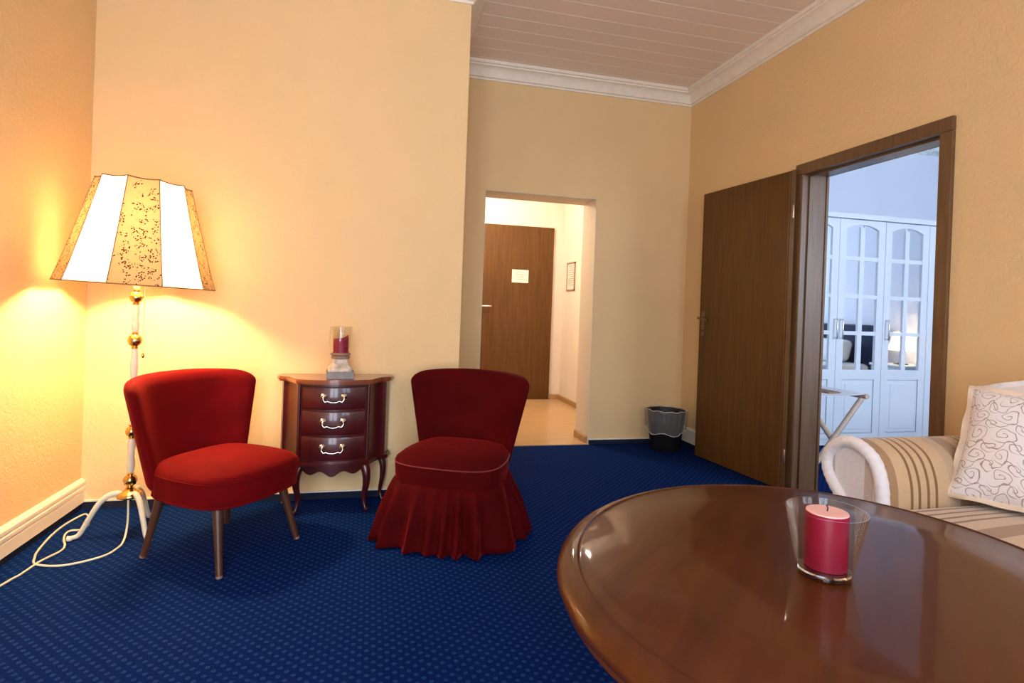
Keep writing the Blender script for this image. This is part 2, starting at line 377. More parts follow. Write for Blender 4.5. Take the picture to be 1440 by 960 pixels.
# ------------------------------------------------------------------ room shell
XL, XR, YL, YF, XO, ZC = -1.35, 2.50, 3.20, 4.226, .489, 2.87
OX0, OX1, OZ = .80, 1.70, 1.94          # opening to the hall
DY0, DY1, DZ = 2.055, 2.925, 1.925      # bedroom door opening
WB = 2.655                                # bedroom face of the right wall
YBED, XBED = 4.58, 6.05
st(Geo().box(XL-.1, XBED+.1, YB-.3, YF, -.1, 0).box(WB, XBED+.1, YF, YBED+.1, -.1, 0).obj('floor', 'carpet'), 'dark blue carpet with small pale ring dots', 'floor')
st(Geo().box(XL-.15, XL, YB, YL+.1, 0, 3).obj('wall_left', 'wall'), 'cream textured wall with white skirting beside the floor lamp', 'wall')
st(Geo().box(XL-.15, XO, YL, YF+1.2, 0, 3).obj('wall_back', 'wall'), 'cream textured wall behind the red chairs and small chest', 'wall')
g = Geo().box(XO, OX0, YF, YF+.28, 0, 3).box(OX0, OX1, YF, YF+.28, OZ, 3).box(OX1, WB, YF, YF+.28, 0, 3)
st(g.obj('wall_far', 'wall'), 'cream wall with the open passage into the hall', 'wall')
g = Geo().box(XR, WB, YB, DY0-.03, 0, 3).box(XR, WB, DY0-.03, DY1+.03, DZ+.03, 3).box(XR, WB, DY1+.03, YF, 0, 3)
st(g.obj('wall_right', 'wall'), 'cream wall around the bedroom doorway', 'wall')
# window wall behind the camera: three windows
WINS = [(-1.0, .2, .08), (.8, 1.9, .85), (3.5, 5.3, .85)]; WZ1 = 2.4
g = Geo(); xs = [XL-.15]+[q for wq in WINS for q in wq[:2]]+[XBED+.1]
for i in range(0, len(xs), 2): g.box(xs[i], xs[i+1], YB-.3, YB, 0, 3)
for a, b, WZ0 in WINS: g.box(a, b, YB-.3, YB, 0, WZ0); g.box(a, b, YB-.3, YB, WZ1, 3)
st(g.obj('wall_front', 'wall'), 'cream wall with the three tall windows', 'wall')
for i, (a, b, WZ0) in enumerate(WINS):
    t = thing('window_%d' % (i+1), 'white two-sash window letting daylight in, %s' % ('left of the room', 'behind the table', 'in the bedroom')[i], 'window', ((a+b)/2, YB-.12, WZ0), kind='structure')
    h = (b-a)/2; H = WZ1-WZ0
    for s_ in (-1, 1):
        x0, x1 = sorted((0, s_*h)); f = Geo().box(x0, x0+.05, -.03, .03, 0, H).box(x1-.05, x1, -.03, .03, 0, H).box(x0, x1, -.03, .03, 0, .06).box(x0, x1, -.03, .03, H-.06, H).obj('window_sash', 'ceil_white', t)
        Geo().box(x0+.045, x1-.045, -.006, .006, .05, H-.05).obj('window_pane', 'window_glass', f)
    Geo().box(-h-.04, h+.04, .0, .2, -.04, 0).obj('window_sill', 'ceil_white', t)
# ceiling: boards with bright joints
cl = st(Geo().box(XL-.1, XR+.1, YB-.1, YF+.1, ZC+.0012, ZC+.06).obj('ceiling', 'ceil_gap'), 'tan wooden board ceiling with pale joints', 'ceiling')
y = YF+.02; row = 0
while y > YB:
    y0 = y-.150; bx = 1.195 if row % 2 == 0 else (.1 if row % 4 == 1 else -.4)
    for a, b in ((XL, bx-.0012), (bx+.0012, XR)):
        Geo().box(a, b, y0+.0035, y-.0035, ZC, ZC+.0035).obj('ceiling_board', 'ceil_board', cl)
    y = y0; row += 1
st(Geo().box(WB-.05, XBED+.1, YB-.1, YBED+.1, ZC, ZC+.1).obj('ceiling_bedroom', 'ceil_white'), 'white bedroom ceiling', 'ceiling')
# swept mouldings -----------------------------------------------------
def mould(name, p, q, n, prof, ends, mat, label, cat, smooth=35):
    """profile (distance from wall, z) swept from p to q; n inward normal; ends: +1 inside corner, -1 outside corner, 0 square"""
    t = Vector((q[0]-p[0], q[1]-p[1])).normalized(); V = []; F = []; m_ = len(prof)
    for e, (base, sg) in enumerate(((p, 1), (q, -1))):
        for d, z in prof:
            o = ends[e]*d*sg; V.append((base[0]+n[0]*d+t.x*o, base[1]+n[1]*d+t.y*o, z))
    for i in range(m_): F.append((i, (i+1) % m_, m_+(i+1) % m_, m_+i))
    F += [tuple(range(m_)), tuple(reversed(range(m_, 2*m_)))]
    return st(Geo().add(V, F).obj(name, mat, smooth=smooth), label, cat)
CP = [(0, 2.755), (.010, 2.755), (.013, 2.768), (.026, 2.772), (.030, 2.786), (.036, 2.806), (.050, 2.824), (.070, 2.834), (.082, 2.836), (.084, 2.846), (.096, 2.850), (.100, 2.860), (.100, ZC+.003), (0, ZC+.003)]
mould('trim_1', (XL, YB), (XL, YL), (1, 0), CP, (1, 1), 'cornice', 'white stepped cornice along the lamp side wall', 'cornice')
mould('trim_2', (XL, YL), (XO, YL), (0, -1), CP, (1, -1), 'cornice', 'white stepped cornice above the small chest wall', 'cornice')
mould('trim_3', (XO, YL), (XO, YF), (1, 0), CP, (-1, 1), 'cornice', 'short white cornice on the wall corner return', 'cornice')
mould('trim_4', (XO, YF), (XR, YF), (0, -1), CP, (1, 1), 'cornice', 'white stepped cornice above the hall passage', 'cornice')
mould('trim_5', (XR, YF), (XR, YB), (-1, 0), CP, (1, 1), 'cornice', 'white stepped cornice above the bedroom doorway', 'cornice')
BP = [(0, .036), (.020, .036), (.020, .088), (.017, .091), (.017, .096), (.022, .099), (.022, .112), (.017, .115), (.017, .119), (.021, .123), (.021, .136), (.012, .147), (0, .150)]
mould('baseboard_left', (XL, YB), (XL, YL), (1, 0), BP, (1, 0), 'white_trim', 'white grooved skirting board beside the lamp cord', 'baseboard')
mould('baseboard_right', (XR, YF), (XR, DY1+.12), (-1, 0), BP, (0, 0), 'white_trim', 'white grooved skirting board behind the open bedroom door', 'baseboard')
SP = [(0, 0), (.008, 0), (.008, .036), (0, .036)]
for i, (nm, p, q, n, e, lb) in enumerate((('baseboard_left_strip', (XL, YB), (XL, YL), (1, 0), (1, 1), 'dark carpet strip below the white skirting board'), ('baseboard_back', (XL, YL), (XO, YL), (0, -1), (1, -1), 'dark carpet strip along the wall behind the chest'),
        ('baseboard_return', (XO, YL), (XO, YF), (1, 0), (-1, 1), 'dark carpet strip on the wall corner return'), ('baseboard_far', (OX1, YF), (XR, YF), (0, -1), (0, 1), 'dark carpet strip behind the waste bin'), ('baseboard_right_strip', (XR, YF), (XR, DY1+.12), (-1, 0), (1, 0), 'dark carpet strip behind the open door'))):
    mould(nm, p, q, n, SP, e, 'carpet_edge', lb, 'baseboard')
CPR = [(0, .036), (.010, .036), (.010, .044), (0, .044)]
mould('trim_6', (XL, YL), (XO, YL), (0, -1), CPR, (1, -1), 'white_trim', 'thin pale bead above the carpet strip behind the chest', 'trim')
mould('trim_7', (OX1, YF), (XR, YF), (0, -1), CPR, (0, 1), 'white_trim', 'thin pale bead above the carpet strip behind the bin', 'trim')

# ------------------------------------------------------------------ hall
HX0, HX1, HY1 = .35, 2.175, 6.384
fl = st(Geo().box(HX0, HX1+.05, YF, HY1, -.1, -.004).obj('floor_hall', 'skirt_wood'), 'light laminate floor of the hall', 'floor')
y = YF+.012; row = 0
while y < HY1:
    y1 = min(y+.095, HY1); off = (.0, .45, .9, .25)[row % 4]; xb = [HX0-.0] + [q for q in (HX0+off, HX0+off+1.2) if HX0+.1 < q < HX1] + [HX1]
    for a, b in zip(xb, xb[1:]):
        if y < YF+.28: a, b = max(a, OX0), min(b, OX1)
        if b-a > .05: Geo().box(a+.0008, b-.0008, y+.0008, y1-.0008, -.006, .002).obj('plank', 'laminate', fl)
    y = y1; row += 1
st(Geo().box(OX0, OX1, YF-.012, YF+.014, -.01, .006).obj('trim_8', 'laminate'), 'light threshold strip between carpet and hall laminate', 'threshold')
st(Geo().box(HX0-.1, HX0, YF+.28, HY1, 0, 2.6).obj('wall_hall_left', 'wall_hall'), 'pale hall wall on the lock side of the entrance door', 'wall')
st(Geo().box(HX1, HX1+.1, YF+.28, HY1, 0, 2.6).obj('wall_hall_right', 'wall_hall'), 'pale hall wall carrying the small framed notice', 'wall')
st(Geo().box(HX0-.1, HX1+.1, HY1, HY1+.1, 0, 2.6).obj('wall_hall_back', 'wall_hall'), 'pale hall wall around the entrance door', 'wall')
st(Geo().box(HX0-.1, HX1+.1, YF+.28, HY1+.1, 2.5, 2.6).obj('ceiling_hall', 'ceil_white'), 'white hall ceiling', 'ceiling')
# plastered reveal of the passage
g = Geo().box(OX1-.006, OX1, YF+.002, YF+.285, 0, OZ).box(OX0, OX1, YF+.002, YF+.285, OZ-.006, OZ).box(OX0, OX0+.006, YF+.002, YF+.285, 0, OZ)
st(g.obj('trim_9', 'wall_reveal'), 'pale plastered lining of the hall passage', 'trim')
WP = [(0, 0), (.016, 0), (.016, .05), (.009, .058), (0, .058)]
mould('baseboard_passage', (OX1-.006, YF+.28), (OX1-.006, YF+.02), (-1, 0), WP, (0, 0), 'skirt_wood', 'short wooden skirting inside the passage', 'baseboard')
mould('baseboard_hall_right', (HX1, HY1), (HX1, YF+.28), (-1, 0), WP, (1, 0), 'skirt_wood', 'wooden skirting below the small framed notice', 'baseboard')
mould('baseboard_hall_back', (2.06, HY1), (HX1, HY1), (0, -1), WP, (0, 1), 'skirt_wood', 'short wooden skirting beside the entrance door', 'baseboard')
d = thing('door_1', 'brown wooden entrance door at the end of the hall', 'door', (1.14, HY1, 0), kind='structure')
lf = Geo().rbox(0, .90, -.03, .01, .004, 2.0, .003, (1, 1, 1), 1).obj('door_leaf', 'door_wood', d)
pl = Geo().rbox(.028, .062, -.036, -.03, .93, 1.12, .002, (1, 1, 1), 1).obj('lock_plate', 'steel', lf)
Geo().tube([(.045, -.035, 1.065), (.045, -.075, 1.065), (.05, -.083, 1.065), (.17, -.083, 1.065)], .009, 8).obj('door_handle', 'steel', lf, 60)
Geo().lathe([(0, 0), (.008, 0), (.008, .004), (0, .004)], seg=10, mat=Matrix.Translation((.045, -.036, .965)) @ Matrix.Rotation(PI/2, 4, 'X')).obj('keyhole', 'bronze', lf)
d = thing('door_sign', 'small white notice plate fixed on the entrance door', 'sign', (1.645, HY1-.032, 1.42))
Geo().rbox(-.098, .098, -.006, 0, -.075, .075, .002, (1, 1, 1), 1).obj('plate', 'paper', d)
for k, (a, b) in enumerate(((-.05, .05), (-.06, .062), (-.04, .042), (-.055, .04))):
    Geo().box(a, b, -.0068, -.006, .042-.026*k, .048-.026*k).obj('print_line', 'print_grey', d)
d = thing('framed_notice', 'small framed house notice on the hall side wall', 'picture frame', (HX1, 6.09, 1.43))
Geo().box(-.015, 0, -.13, -.115, -.16, .16).box(-.015, 0, .115, .13, -.16, .16).box(-.015, 0, -.13, .13, -.16, -.145).box(-.015, 0, -.13, .13, .145, .16).obj('frame', 'picture_frame', d)
Geo().box(-.008, -.001, -.115, .115, -.145, .145).obj('sheet', 'paper', d)
for k in range(10):
    Geo().box(-.0088, -.008, -.09, (.09, .05, .075, .085)[k % 4], .115-.024*k, .124-.024*k).obj('print_line', 'print_grey', d)
hl = thing('hall_ceiling_lamp', 'white globe lamp under the hall ceiling', 'lamp', (.95, 5.45, 2.5))
Geo().lathe([(0, 0), (.06, 0), (.06, -.03), (.012, -.04), (.012, -.10), (0, -.10)], seg=20).obj('ceiling_rose', 'brass', hl, 40)
Geo().lathe([(0, -.26)]+[(.085*math.sin(a), -.175-.085*math.cos(a)) for a in [PI*k/10 for k in range(1, 10)]]+[(0, -.09)], seg=20).obj('globe', 'globe', hl, 60)
point('hall_light', (.95, 5.45, 2.14), 25, (1, .87, .72), .08)

# ------------------------------------------------------------------ bedroom doorway
d = thing('door_2', 'open brown wooden door leading to the bedroom', 'door', (2.462, 2.962, 0), kind='structure')
L_ = .852; ang = math.atan2(.838, -.078)     # leaf direction from hinge
lf = bpy.data.objects.new('door_leaf', Geo().rbox(0, L_, -.040, 0, .006, 1.955, .003, (1, 1, 1), 1).obj('tmp_leaf', 'door_wood').data)
bpy.data.objects.remove(bpy.data.objects['tmp_leaf']); COL.objects.link(lf); lf.parent = d; lf.rotation_euler = (0, 0, ang)
# local y>0 is the face towards the room
Geo().box(-.012, .018, .0, .004, .006, 1.955).box(.026, .032, .0, .003, .006, 1.955).obj('rebate_strip', 'frame_wood', lf)
pl = Geo().rbox(L_-.062, L_-.030, .0, .006, .90, 1.08, .0025, (1, 1, 1), 2).obj('lock_plate', 'bronze', lf)
Geo().tube([(L_-.046, .004, 1.03), (L_-.046, .045, 1.03), (L_-.05, .052, 1.03), (L_-.10, .053, 1.028), (L_-.155, .052, 1.022)][::1], [.008, .008, .0085, .0075, .006], 8).obj('door_handle', 'bronze', lf, 60)
Geo().lathe([(0, 0), (.007, 0), (.007, .003), (0, .003)], seg=10, mat=Matrix.Translation((L_-.046, .009, .94)) @ Matrix.Rotation(PI/2, 4, 'X')).obj('keyhole', 'wick', lf)
for z in (.22, 1.70):
    Geo().lathe([(0, -.04), (.007, -.04), (.008, -.037), (.008, .037), (.007, .04), (0, .04)], (-.012, .012, z), 10).obj('hinge', 'hinge_metal', lf, 40)
# frame: casing and lining
D = d.location
fr = Geo()
cx0 = XR-.020
for a, b in ((DY1-.012, DY1+.050), (DY0-.050, DY0+.012)): fr.rbox(cx0, XR, a, b, 0, DZ-.005, .004, (1, 1, 1), 1)
fr.rbox(cx0, XR, DY0-.050, DY1+.050, DZ-.005, DZ+.060, .004, (1, 1, 1), 1)
for a, b in ((DY1-.012, DY1+.050), (DY0-.050, DY0+.012)): fr.rbox(WB, WB+.018, a, b, 0, DZ-.005, .004, (1, 1, 1), 1)
fr.rbox(WB, WB+.018, DY0-.050, DY1+.050, DZ-.005, DZ+.060, .004, (1, 1, 1), 1)
fr.v = [(x-D.x, y-D.y, z) for x, y, z in fr.v]; fr.obj('door_casing', 'frame_wood', d)
fr = Geo().box(XR-.01, WB+.01, DY1-.004, DY1+.03, 0, DZ+.03).box(XR-.01, WB+.01, DY0-.03, DY0+.004, 0, DZ+.03).box(XR-.0098, WB+.0098, DY0+.004, DY1-.004, DZ-.004, DZ+.03)
fr.box(XR+.03, XR+.042, DY1-.016, DY1, 0, DZ).box(XR+.03, XR+.042, DY0, DY0+.016, 0, DZ).box(XR+.03, XR+.042, DY0+.016, DY1-.016, DZ-.016, DZ)
fr.v = [(x-D.x, y-D.y, z) for x, y, z in fr.v]; fr.obj('door_lining', 'frame_wood', d)

# ------------------------------------------------------------------ bedroom
st(Geo().box(WB-.0, XBED+.1, YBED, YBED+.1, 0, 3).obj('wall_bedroom_back', 'wall_bed'), 'pale bedroom wall above the white wardrobe', 'wall')
st(Geo().box(XBED, XBED+.1, YB, YBED, 0, 3).obj('wall_bedroom_right', 'wall_bed'), 'pale bedroom wall behind the bed', 'wall')
g = Geo().box(WB, WB+.006, YB, DY0-.06, 0, ZC).box(WB, WB+.006, DY1+.06, YBED, 0, ZC).box(WB, WB+.006, DY0-.06, DY1+.06, DZ+.065, ZC)
st(g.obj('wall_bedroom_left', 'wall_bed'), 'pale bedroom side of the doorway wall', 'wall')
CB = [(0, 2.735), (.012, 2.735), (.014, 2.755), (.05, 2.80), (.055, 2.815), (.09, 2.82), (.09, ZC), (0, ZC)]
plain('border_print', (.60, .66, .66), .6, noise=.35, nscale=22)
mould('trim_10', (WB, YBED), (XBED, YBED), (0, -1), CB, (0, 0), 'border_print', 'patterned pale cornice of the bedroom', 'cornice')
YW = 3.98
wd = thing('wardrobe', 'white wardrobe with small mirrored panes seen through the doorway', 'wardrobe', (3.305, YW, 0))
NW, DW = 5, .470
Geo().box(0, NW*DW, .022, .58, 0, 1.93).obj('carcass', 'wardrobe_white', wd)
Geo().box(-.02, NW*DW+.02, -.03, .585, 1.905, 1.945).obj('top_board', 'wardrobe_white', wd)
Geo().box(0, NW*DW, .03, .05, 0, .06).obj('plinth', 'wardrobe_white', wd)
for i in range(NW):
    x0 = i*DW+.002; x1 = (i+1)*DW-.002
    ca, cb, cm = x0+.068, x1-.068, (x0+x1)/2
    rows = [(.637, .930), (.962, 1.240), (1.272, 1.558), (1.592, 1.862)]
    g = Geo().box(x0, ca, 0, .022, .06, 1.9).box(cb, x1, 0, .022, .06, 1.9).box(cm-.022, cm+.022, .002, .02, .637, 1.84)
    g.box(ca, cb, 0, .022, .06, .10).box(ca, cb, 0, .022, .555, .637)
    for (a, b), (c, e) in zip(rows, rows[1:]): g.box(ca, cm-.022, .003, .02, b, c); g.box(cm+.022, cb, .003, .02, b, c)
    # arched head
    n = 10; arc = [(ca+(cb-ca)*k/n, 1.862-.040*abs(2*k/n-1)**2.2) for k in range(n+1)]
    V = []; F = []
    for (x, z) in arc: V += [(x, 0, z), (x, 0, 1.9), (x, .022, z), (x, .022, 1.9)]
    for k in range(n):
        a = 4*k; F += [(a, a+4, a+5, a+1), (a+2, a+3, a+7, a+6), (a, a+2, a+6, a+4)]
    g.add(V, F)
    dr = g.obj('door', 'wardrobe_white', wd)
    Geo().rbox(ca+.004, cb-.004, .004, .02, .104, .551, .006, (1, 1, 1), 1).obj('door_panel', 'wardrobe_white', dr)
    Geo().rbox(ca+.035, cb-.035, -.001, .014, .135, .52, .004, (1, 1, 1), 1).obj('raised_field', 'wardrobe_white', dr)
    for (a, b) in rows:
        for (p, q) in ((ca, cm-.022), (cm+.022, cb)):
            Geo().box(p, q, .012, .015, a, b).obj('mirror_pane', 'mirror', dr)
    hx = x1-.022 if i in (0, 3) else x0+.03
    Geo().tube([(hx, 0, .90), (hx, -.03, .90), (hx, -.034, .91), (hx, -.034, 1.05), (hx, -.03, 1.06), (hx, 0, 1.06)], .0065, 8).obj('handle', 'silver', dr, 60)
# luggage rack
rk = thing('luggage_rack', 'folding wooden luggage rack with pale straps in front of wardrobe', 'luggage rack', (3.065, 3.42, 0))
hw, hd, zt = .235, .20, .55
for sd in (-1, 1):
    yy = sd*hd
    Geo().tube([(hw-.02, yy, zt-.03), (-hw+.03, yy, .005)], .018, 8, flat=1).obj('leg', 'rack_wood', rk, 60)
    Geo().tube([(-hw+.02, yy-sd*.03, zt-.03), (hw-.03, yy-sd*.03, .005)], .018, 8).obj('leg', 'rack_wood', rk, 60)
    Geo().lathe([(0, -.022), (.008, -.022), (.008, .022), (0, .022)], (0, 0, 0), 8, Matrix.Translation((0, yy-sd*.015, .265)) @ Matrix.Rotation(PI/2, 4, 'X')).obj('pivot', 'steel', rk)
for sd in (-1, 1):
    Geo().tube([(sd*hw, -hd-.03, zt-.012), (sd*hw, hd+.03, zt-.012)], .018, 10).obj('top_rail', 'rack_wood', rk, 60)
def strap(y0, y1, mat, dz):
    V = []; F = []; n = 14
    for k in range(n+1):
        x = -hw+2*hw*k/n; z = zt+.006-.014*(1-(x/hw)**2)+dz
        V += [(x, y0, z), (x, y1, z), (x, y0, z-.003), (x, y1, z-.003)]
    for k in range(n):
        a = 4*k; F += [(a, a+1, a+5, a+4), (a+2, a+6, a+7, a+3), (a, a+4, a+6, a+2), (a+1, a+3, a+7, a+5)]
    F += [(0, 2, 3, 1), (4*n, 4*n+1, 4*n+3, 4*n+2)]
    return Geo().add(V, F).obj('strap', mat, rk, 60)
strap(-.21, .21, 'strap_white', 0)
for x in (-.09, .07):
    Geo().rbox(x-.05, x+.05, -.12, .215, zt-.010, zt+.004, .001, (1, 1, 1), 1).obj('cross_strap', 'strap_brown', rk)
# bed, night table and lamp that show in the wardrobe mirrors
bd = thing('bed', 'double bed with navy headboard reflected in the wardrobe', 'bed', (5.0, 1.45, 0))
Geo().rbox(.94, 1.02, -.9, .92, .0, 1.0, .02, (1, 4, 1), 2).obj('headboard', 'navy', bd, 40)
Geo().rbox(-1.0, .94, -.85, .85, .12, .30, .02, (2, 2, 1), 2).obj('bed_frame', 'wardrobe_white', bd, 40)
Geo().rbox(-.98, .93, -.83, .83, .28, .52, .06, (4, 4, 1), 3).obj('mattress', 'linen', bd, 60)
for yy in (-.42, .30):
    Geo().rbox(.55, .85, yy-.3, yy+.3, .52, .80, .07, (3, 4, 2), 3, warp=lambda x, y, z: (x+.25*(z-.5), y, z)).obj('bed_pillow', 'linen', bd, 60)
for a in (-.92, .85):
    for b in (-.78, .78): Geo().box(a-.03, a+.03, b-.03, b+.03, 0, .13).obj('leg', 'wardrobe_white', bd)
nt_ = thing('night_table', 'white night table beside the bed', 'night table', (5.80, 2.80, 0))
Geo().rbox(-.2, .2, -.2, .2, .08, .55, .01, (1, 1, 1), 2).obj('body', 'wardrobe_white', nt_, 40)
Geo().rbox(-.215, .215, -.215, .215, .55, .575, .008, (1, 1, 1), 2).obj('top', 'wardrobe_white', nt_, 40)
dr = Geo().rbox(-.212, -.2, -.18, .18, .36, .53, .004, (1, 1, 1), 1).obj('drawer', 'wardrobe_white', nt_)
Geo().lathe([(0, 0), (.012, 0), (.015, .02), (0, .025)], seg=12, mat=Matrix.Translation((-.21, 0, .445)) @ Matrix.Rotation(-PI/2, 4, 'Y')).obj('knob', 'silver', dr, 50)
for a in (-.17, .17):
    for b in (-.17, .17): Geo().box(a-.02, a+.02, b-.02, b+.02, 0, .09).obj('leg', 'wardrobe_white', nt_)
bl = thing('bedside_lamp', 'lit bedside lamp with cream shade in the bedroom', 'lamp', (5.80, 2.80, .575))
Geo().lathe([(0, 0), (.07, 0), (.07, .012), (.02, .02), (.012, .05), (.02, .10), (.010, .14), (.008, .22), (0, .22)], seg=20).obj('base', 'bronze', bl, 50)
Geo().lathe([(.13, .16), (.075, .36)], seg=24).obj('shade', 'shade_white', bl, 50).modifiers.new('Solidify', 'SOLIDIFY').thickness = .002
point('bedside_light', (5.80, 2.80, .86), 9, (1, .75, .4), .03)

# ------------------------------------------------------------------ floor lamp
LX, LY = -1.005, 2.83
lp = thing('floor_lamp', 'lit floor lamp with pleated cream and floral panel shade on tripod base', 'floor lamp', (LX, LY, 0))
feet = [(-1.206, 2.80), (-.90, 2.745), (-.985, 3.03)]
for fx, fy in feet:
    dx, dy = fx-LX, fy-LY
    pts = spline([(dx*.10, dy*.10, .178), (dx*.30, dy*.30, .185), (dx*.52, dy*.52, .155), (dx*.72, dy*.72, .085), (dx*.88, dy*.88, .022), (dx*1.0, dy*1.0, .010), (dx*1.10, dy*1.10, .012)], 5)
    k = len(pts); lg = Geo().tube(pts, [.0135-.005*i/(k-1) for i in range(k)], 8).obj('leg', 'lamp_white', lp, 60)
    Geo().lathe([(0, 0), (.011, 0), (.013, .006), (.009, .014), (0, .016)], (dx*1.05, dy*1.05, 0), 10).obj('foot_pad', 'lamp_white', lg, 60)
Geo().lathe([(0, .160), (.030, .160), (.048, .168), (.050, .178), (.044, .186), (.026, .194), (.018, .205), (0, .205)], seg=24).obj('hub', 'brass', lp, 50)
def knob(z, r): return [(.010, z-r*1.25), (.016, z-r*1.1), (.011, z-r*.92), (r*.8, z-r*.6), (r, z), (r*.8, z+r*.6), (.011, z+r*.92), (.016, z+r*1.1), (.010, z+r*1.25)]
zs = [(.24, .028), (.455, .026), (.855, .030), (1.045, .028)]
for z, r in zs: Geo().lathe([(0, z-r*1.3)]+knob(z, r)+[(0, z+r*1.3)], seg=18).obj('brass_knob', 'brass', lp, 60)
def rod(z0, z1):
    h = z1-z0
    return Geo().lathe([(0, z0), (.010, z0), (.015, z0+.12*h), (.0165, z0+.3*h), (.012, z0+.5*h), (.0155, z0+.55*h), (.012, z0+.60*h), (.0165, z0+.75*h), (.013, z0+.95*h), (.010, z1), (0, z1)], seg=16).obj('pole_section', 'lamp_white', lp, 50)
rod(.27, .425); rod(.485, .82); rod(.888, 1.012); rod(1.078, 1.22)
Geo().lathe([(0, 1.2), (.018, 1.2), (.018, 1.27), (.013, 1.29), (0, 1.29)], seg=16).obj('bulb_socket', 'brass', lp, 40)
Geo().lathe([(0, 1.285), (.013, 1.29), (.03, 1.33), (.032, 1.35), (.022, 1.375), (0, 1.385)], seg=16).obj('bulb', 'bulb', lp, 60)
# shade: ten panels, alternate plain and floral, slightly hollow, on wire ribs
NP = 10; RB, RT, Z0, Z1 = .303, .180, 1.098, 1.545
sh = bpy.data.objects.new('lamp_shade', None); COL.objects.link(sh); sh.parent = lp; sh.location = (.004, 0, Z0); sh.rotation_euler = (0, math.radians(2.0), 0)
camdir = math.atan2(-LY, -LX)                 # towards the camera
def rim(k): return camdir + math.radians(-22-2+36*k+4)
HS = Z1-Z0
def rib(a, s_):
    r = RB+(RT-RB)*(s_**.92); return Vector((r*math.cos(a), r*math.sin(a), HS*s_))
for k in range(NP):
    a0, a1 = rim(k), rim(k+1); V = []; F = []; nu, nv = 6, 8
    for j in range(nv+1):
        p, q = rib(a0, j/nv), rib(a1, j/nv)
        for i in range(nu+1):
            u = i/nu; c = p.lerp(q, u); hollow = .07*4*u*(1-u)*(.25+.75*j/nv)*.5
            ctr = Vector((0, 0, c.z)); c2 = c+(ctr-c)*hollow
            c2.z -= (.005*4*u*(1-u) if j == nv else 0)
            V.append(c2)
    for j in range(nv):
        for i in range(nu): F.append((j*(nu+1)+i, j*(nu+1)+i+1, (j+1)*(nu+1)+i+1, (j+1)*(nu+1)+i))
    pn = Geo().add(V, F).obj('shade_panel', 'shade_floral' if k % 2 == 0 else 'shade_white', sh, 60)
    Geo().tube([V[nv*(nu+1)+i] for i in range(nu+1)], .0028, 6).obj('rim_trim', 'shade_trim', sh, 60)
    Geo().tube([V[i] for i in range(nu+1)], .0028, 6).obj('rim_trim', 'shade_trim', sh, 60)
    Geo().tube([rib(a0, j/8) for j in range(9)], .0022, 6).obj('rib_trim', 'shade_trim' if 0 else 'strap_brown', sh, 60)
# unseen translucent diffuser, added under the top rim to soften the upward light
rr = [rib(rim(k), .992)*1 for k in range(NP)]
cv = Geo().add([(p.x*.955, p.y*.955, p.z-.004) for p in rr]+[(0, 0, rr[0].z-.006)], [(k, (k+1) % NP, NP) for k in range(NP)]).obj('added_diffuser', 'added_diffuser', sh)
sm = cv.modifiers.new('Solidify', 'SOLIDIFY'); sm.thickness = .0015
# wire spider that carries the shade
for k in range(3):
    a = rim(0)+2*PI*k/3; Geo().tube([(0, 0, .13), (.10*math.cos(a), .10*math.sin(a), .10), ((RB-.012)*math.cos(a), (RB-.012)*math.sin(a), .006)], .002, 6).obj('shade_spoke', 'brass', sh, 60)
Geo().tube([(.035, -.01, 1.24), (.036, -.012, 1.0), (.037, -.012, .80)], .0018, 6).obj('pull_cord', 'brass', lp, 60)
Geo().lathe([(0, 0), (.006, .004), (.007, .014), (.003, .024), (0, .025)], (.037, -.012, .778), 10).obj('pull_bead', 'brass', lp, 60)
point('floor_lamp_bulb', (LX, LY, 1.30), 50, WARM, .06)
# power cord lying in loops on the carpet (floor points)
CW = [(.0, -.015, .165), (.012, -.05, .06)]
floor_pts = [(-1.021, 2.915), (-1.003, 2.611), (-1.116, 2.534), (-1.234, 2.559), (-1.3, 2.626), (-1.339, 2.699), (-1.385, 2.849), (-1.396, 2.971), (-1.374, 3.072), (-1.345, 3.104), (-1.273, 3.039), (-1.226, 2.962), (-1.223, 2.904), (-1.294, 2.898), (-1.301, 2.86), (-1.259, 2.792), (-1.206, 2.733), (-1.193, 2.675), (-1.234, 2.584), (-1.251, 2.479), (-1.27, 2.433)]
floor_pts[0] = (-.985, 2.70); floor_pts[1] = (-1.01, 2.60)
floor_pts = [(x if x > -1.2 else -1.2+(x+1.2)*.58, y) for x, y in floor_pts]
floor_pts += [(floor_pts[-1][0]-.02, floor_pts[-1][1]-.12), (-1.322, 1.9), (-1.318, 1.3)]
cp = spline(CW+[(max(x, -1.325)-LX, y-LY, .005) for x, y in floor_pts], 8)
cp = [Vector((p.x, p.y, max(p.z, .005))) for p in cp]
Geo().tube(cp, .0042, 8).obj('power_cord', 'cord', lp, 60)

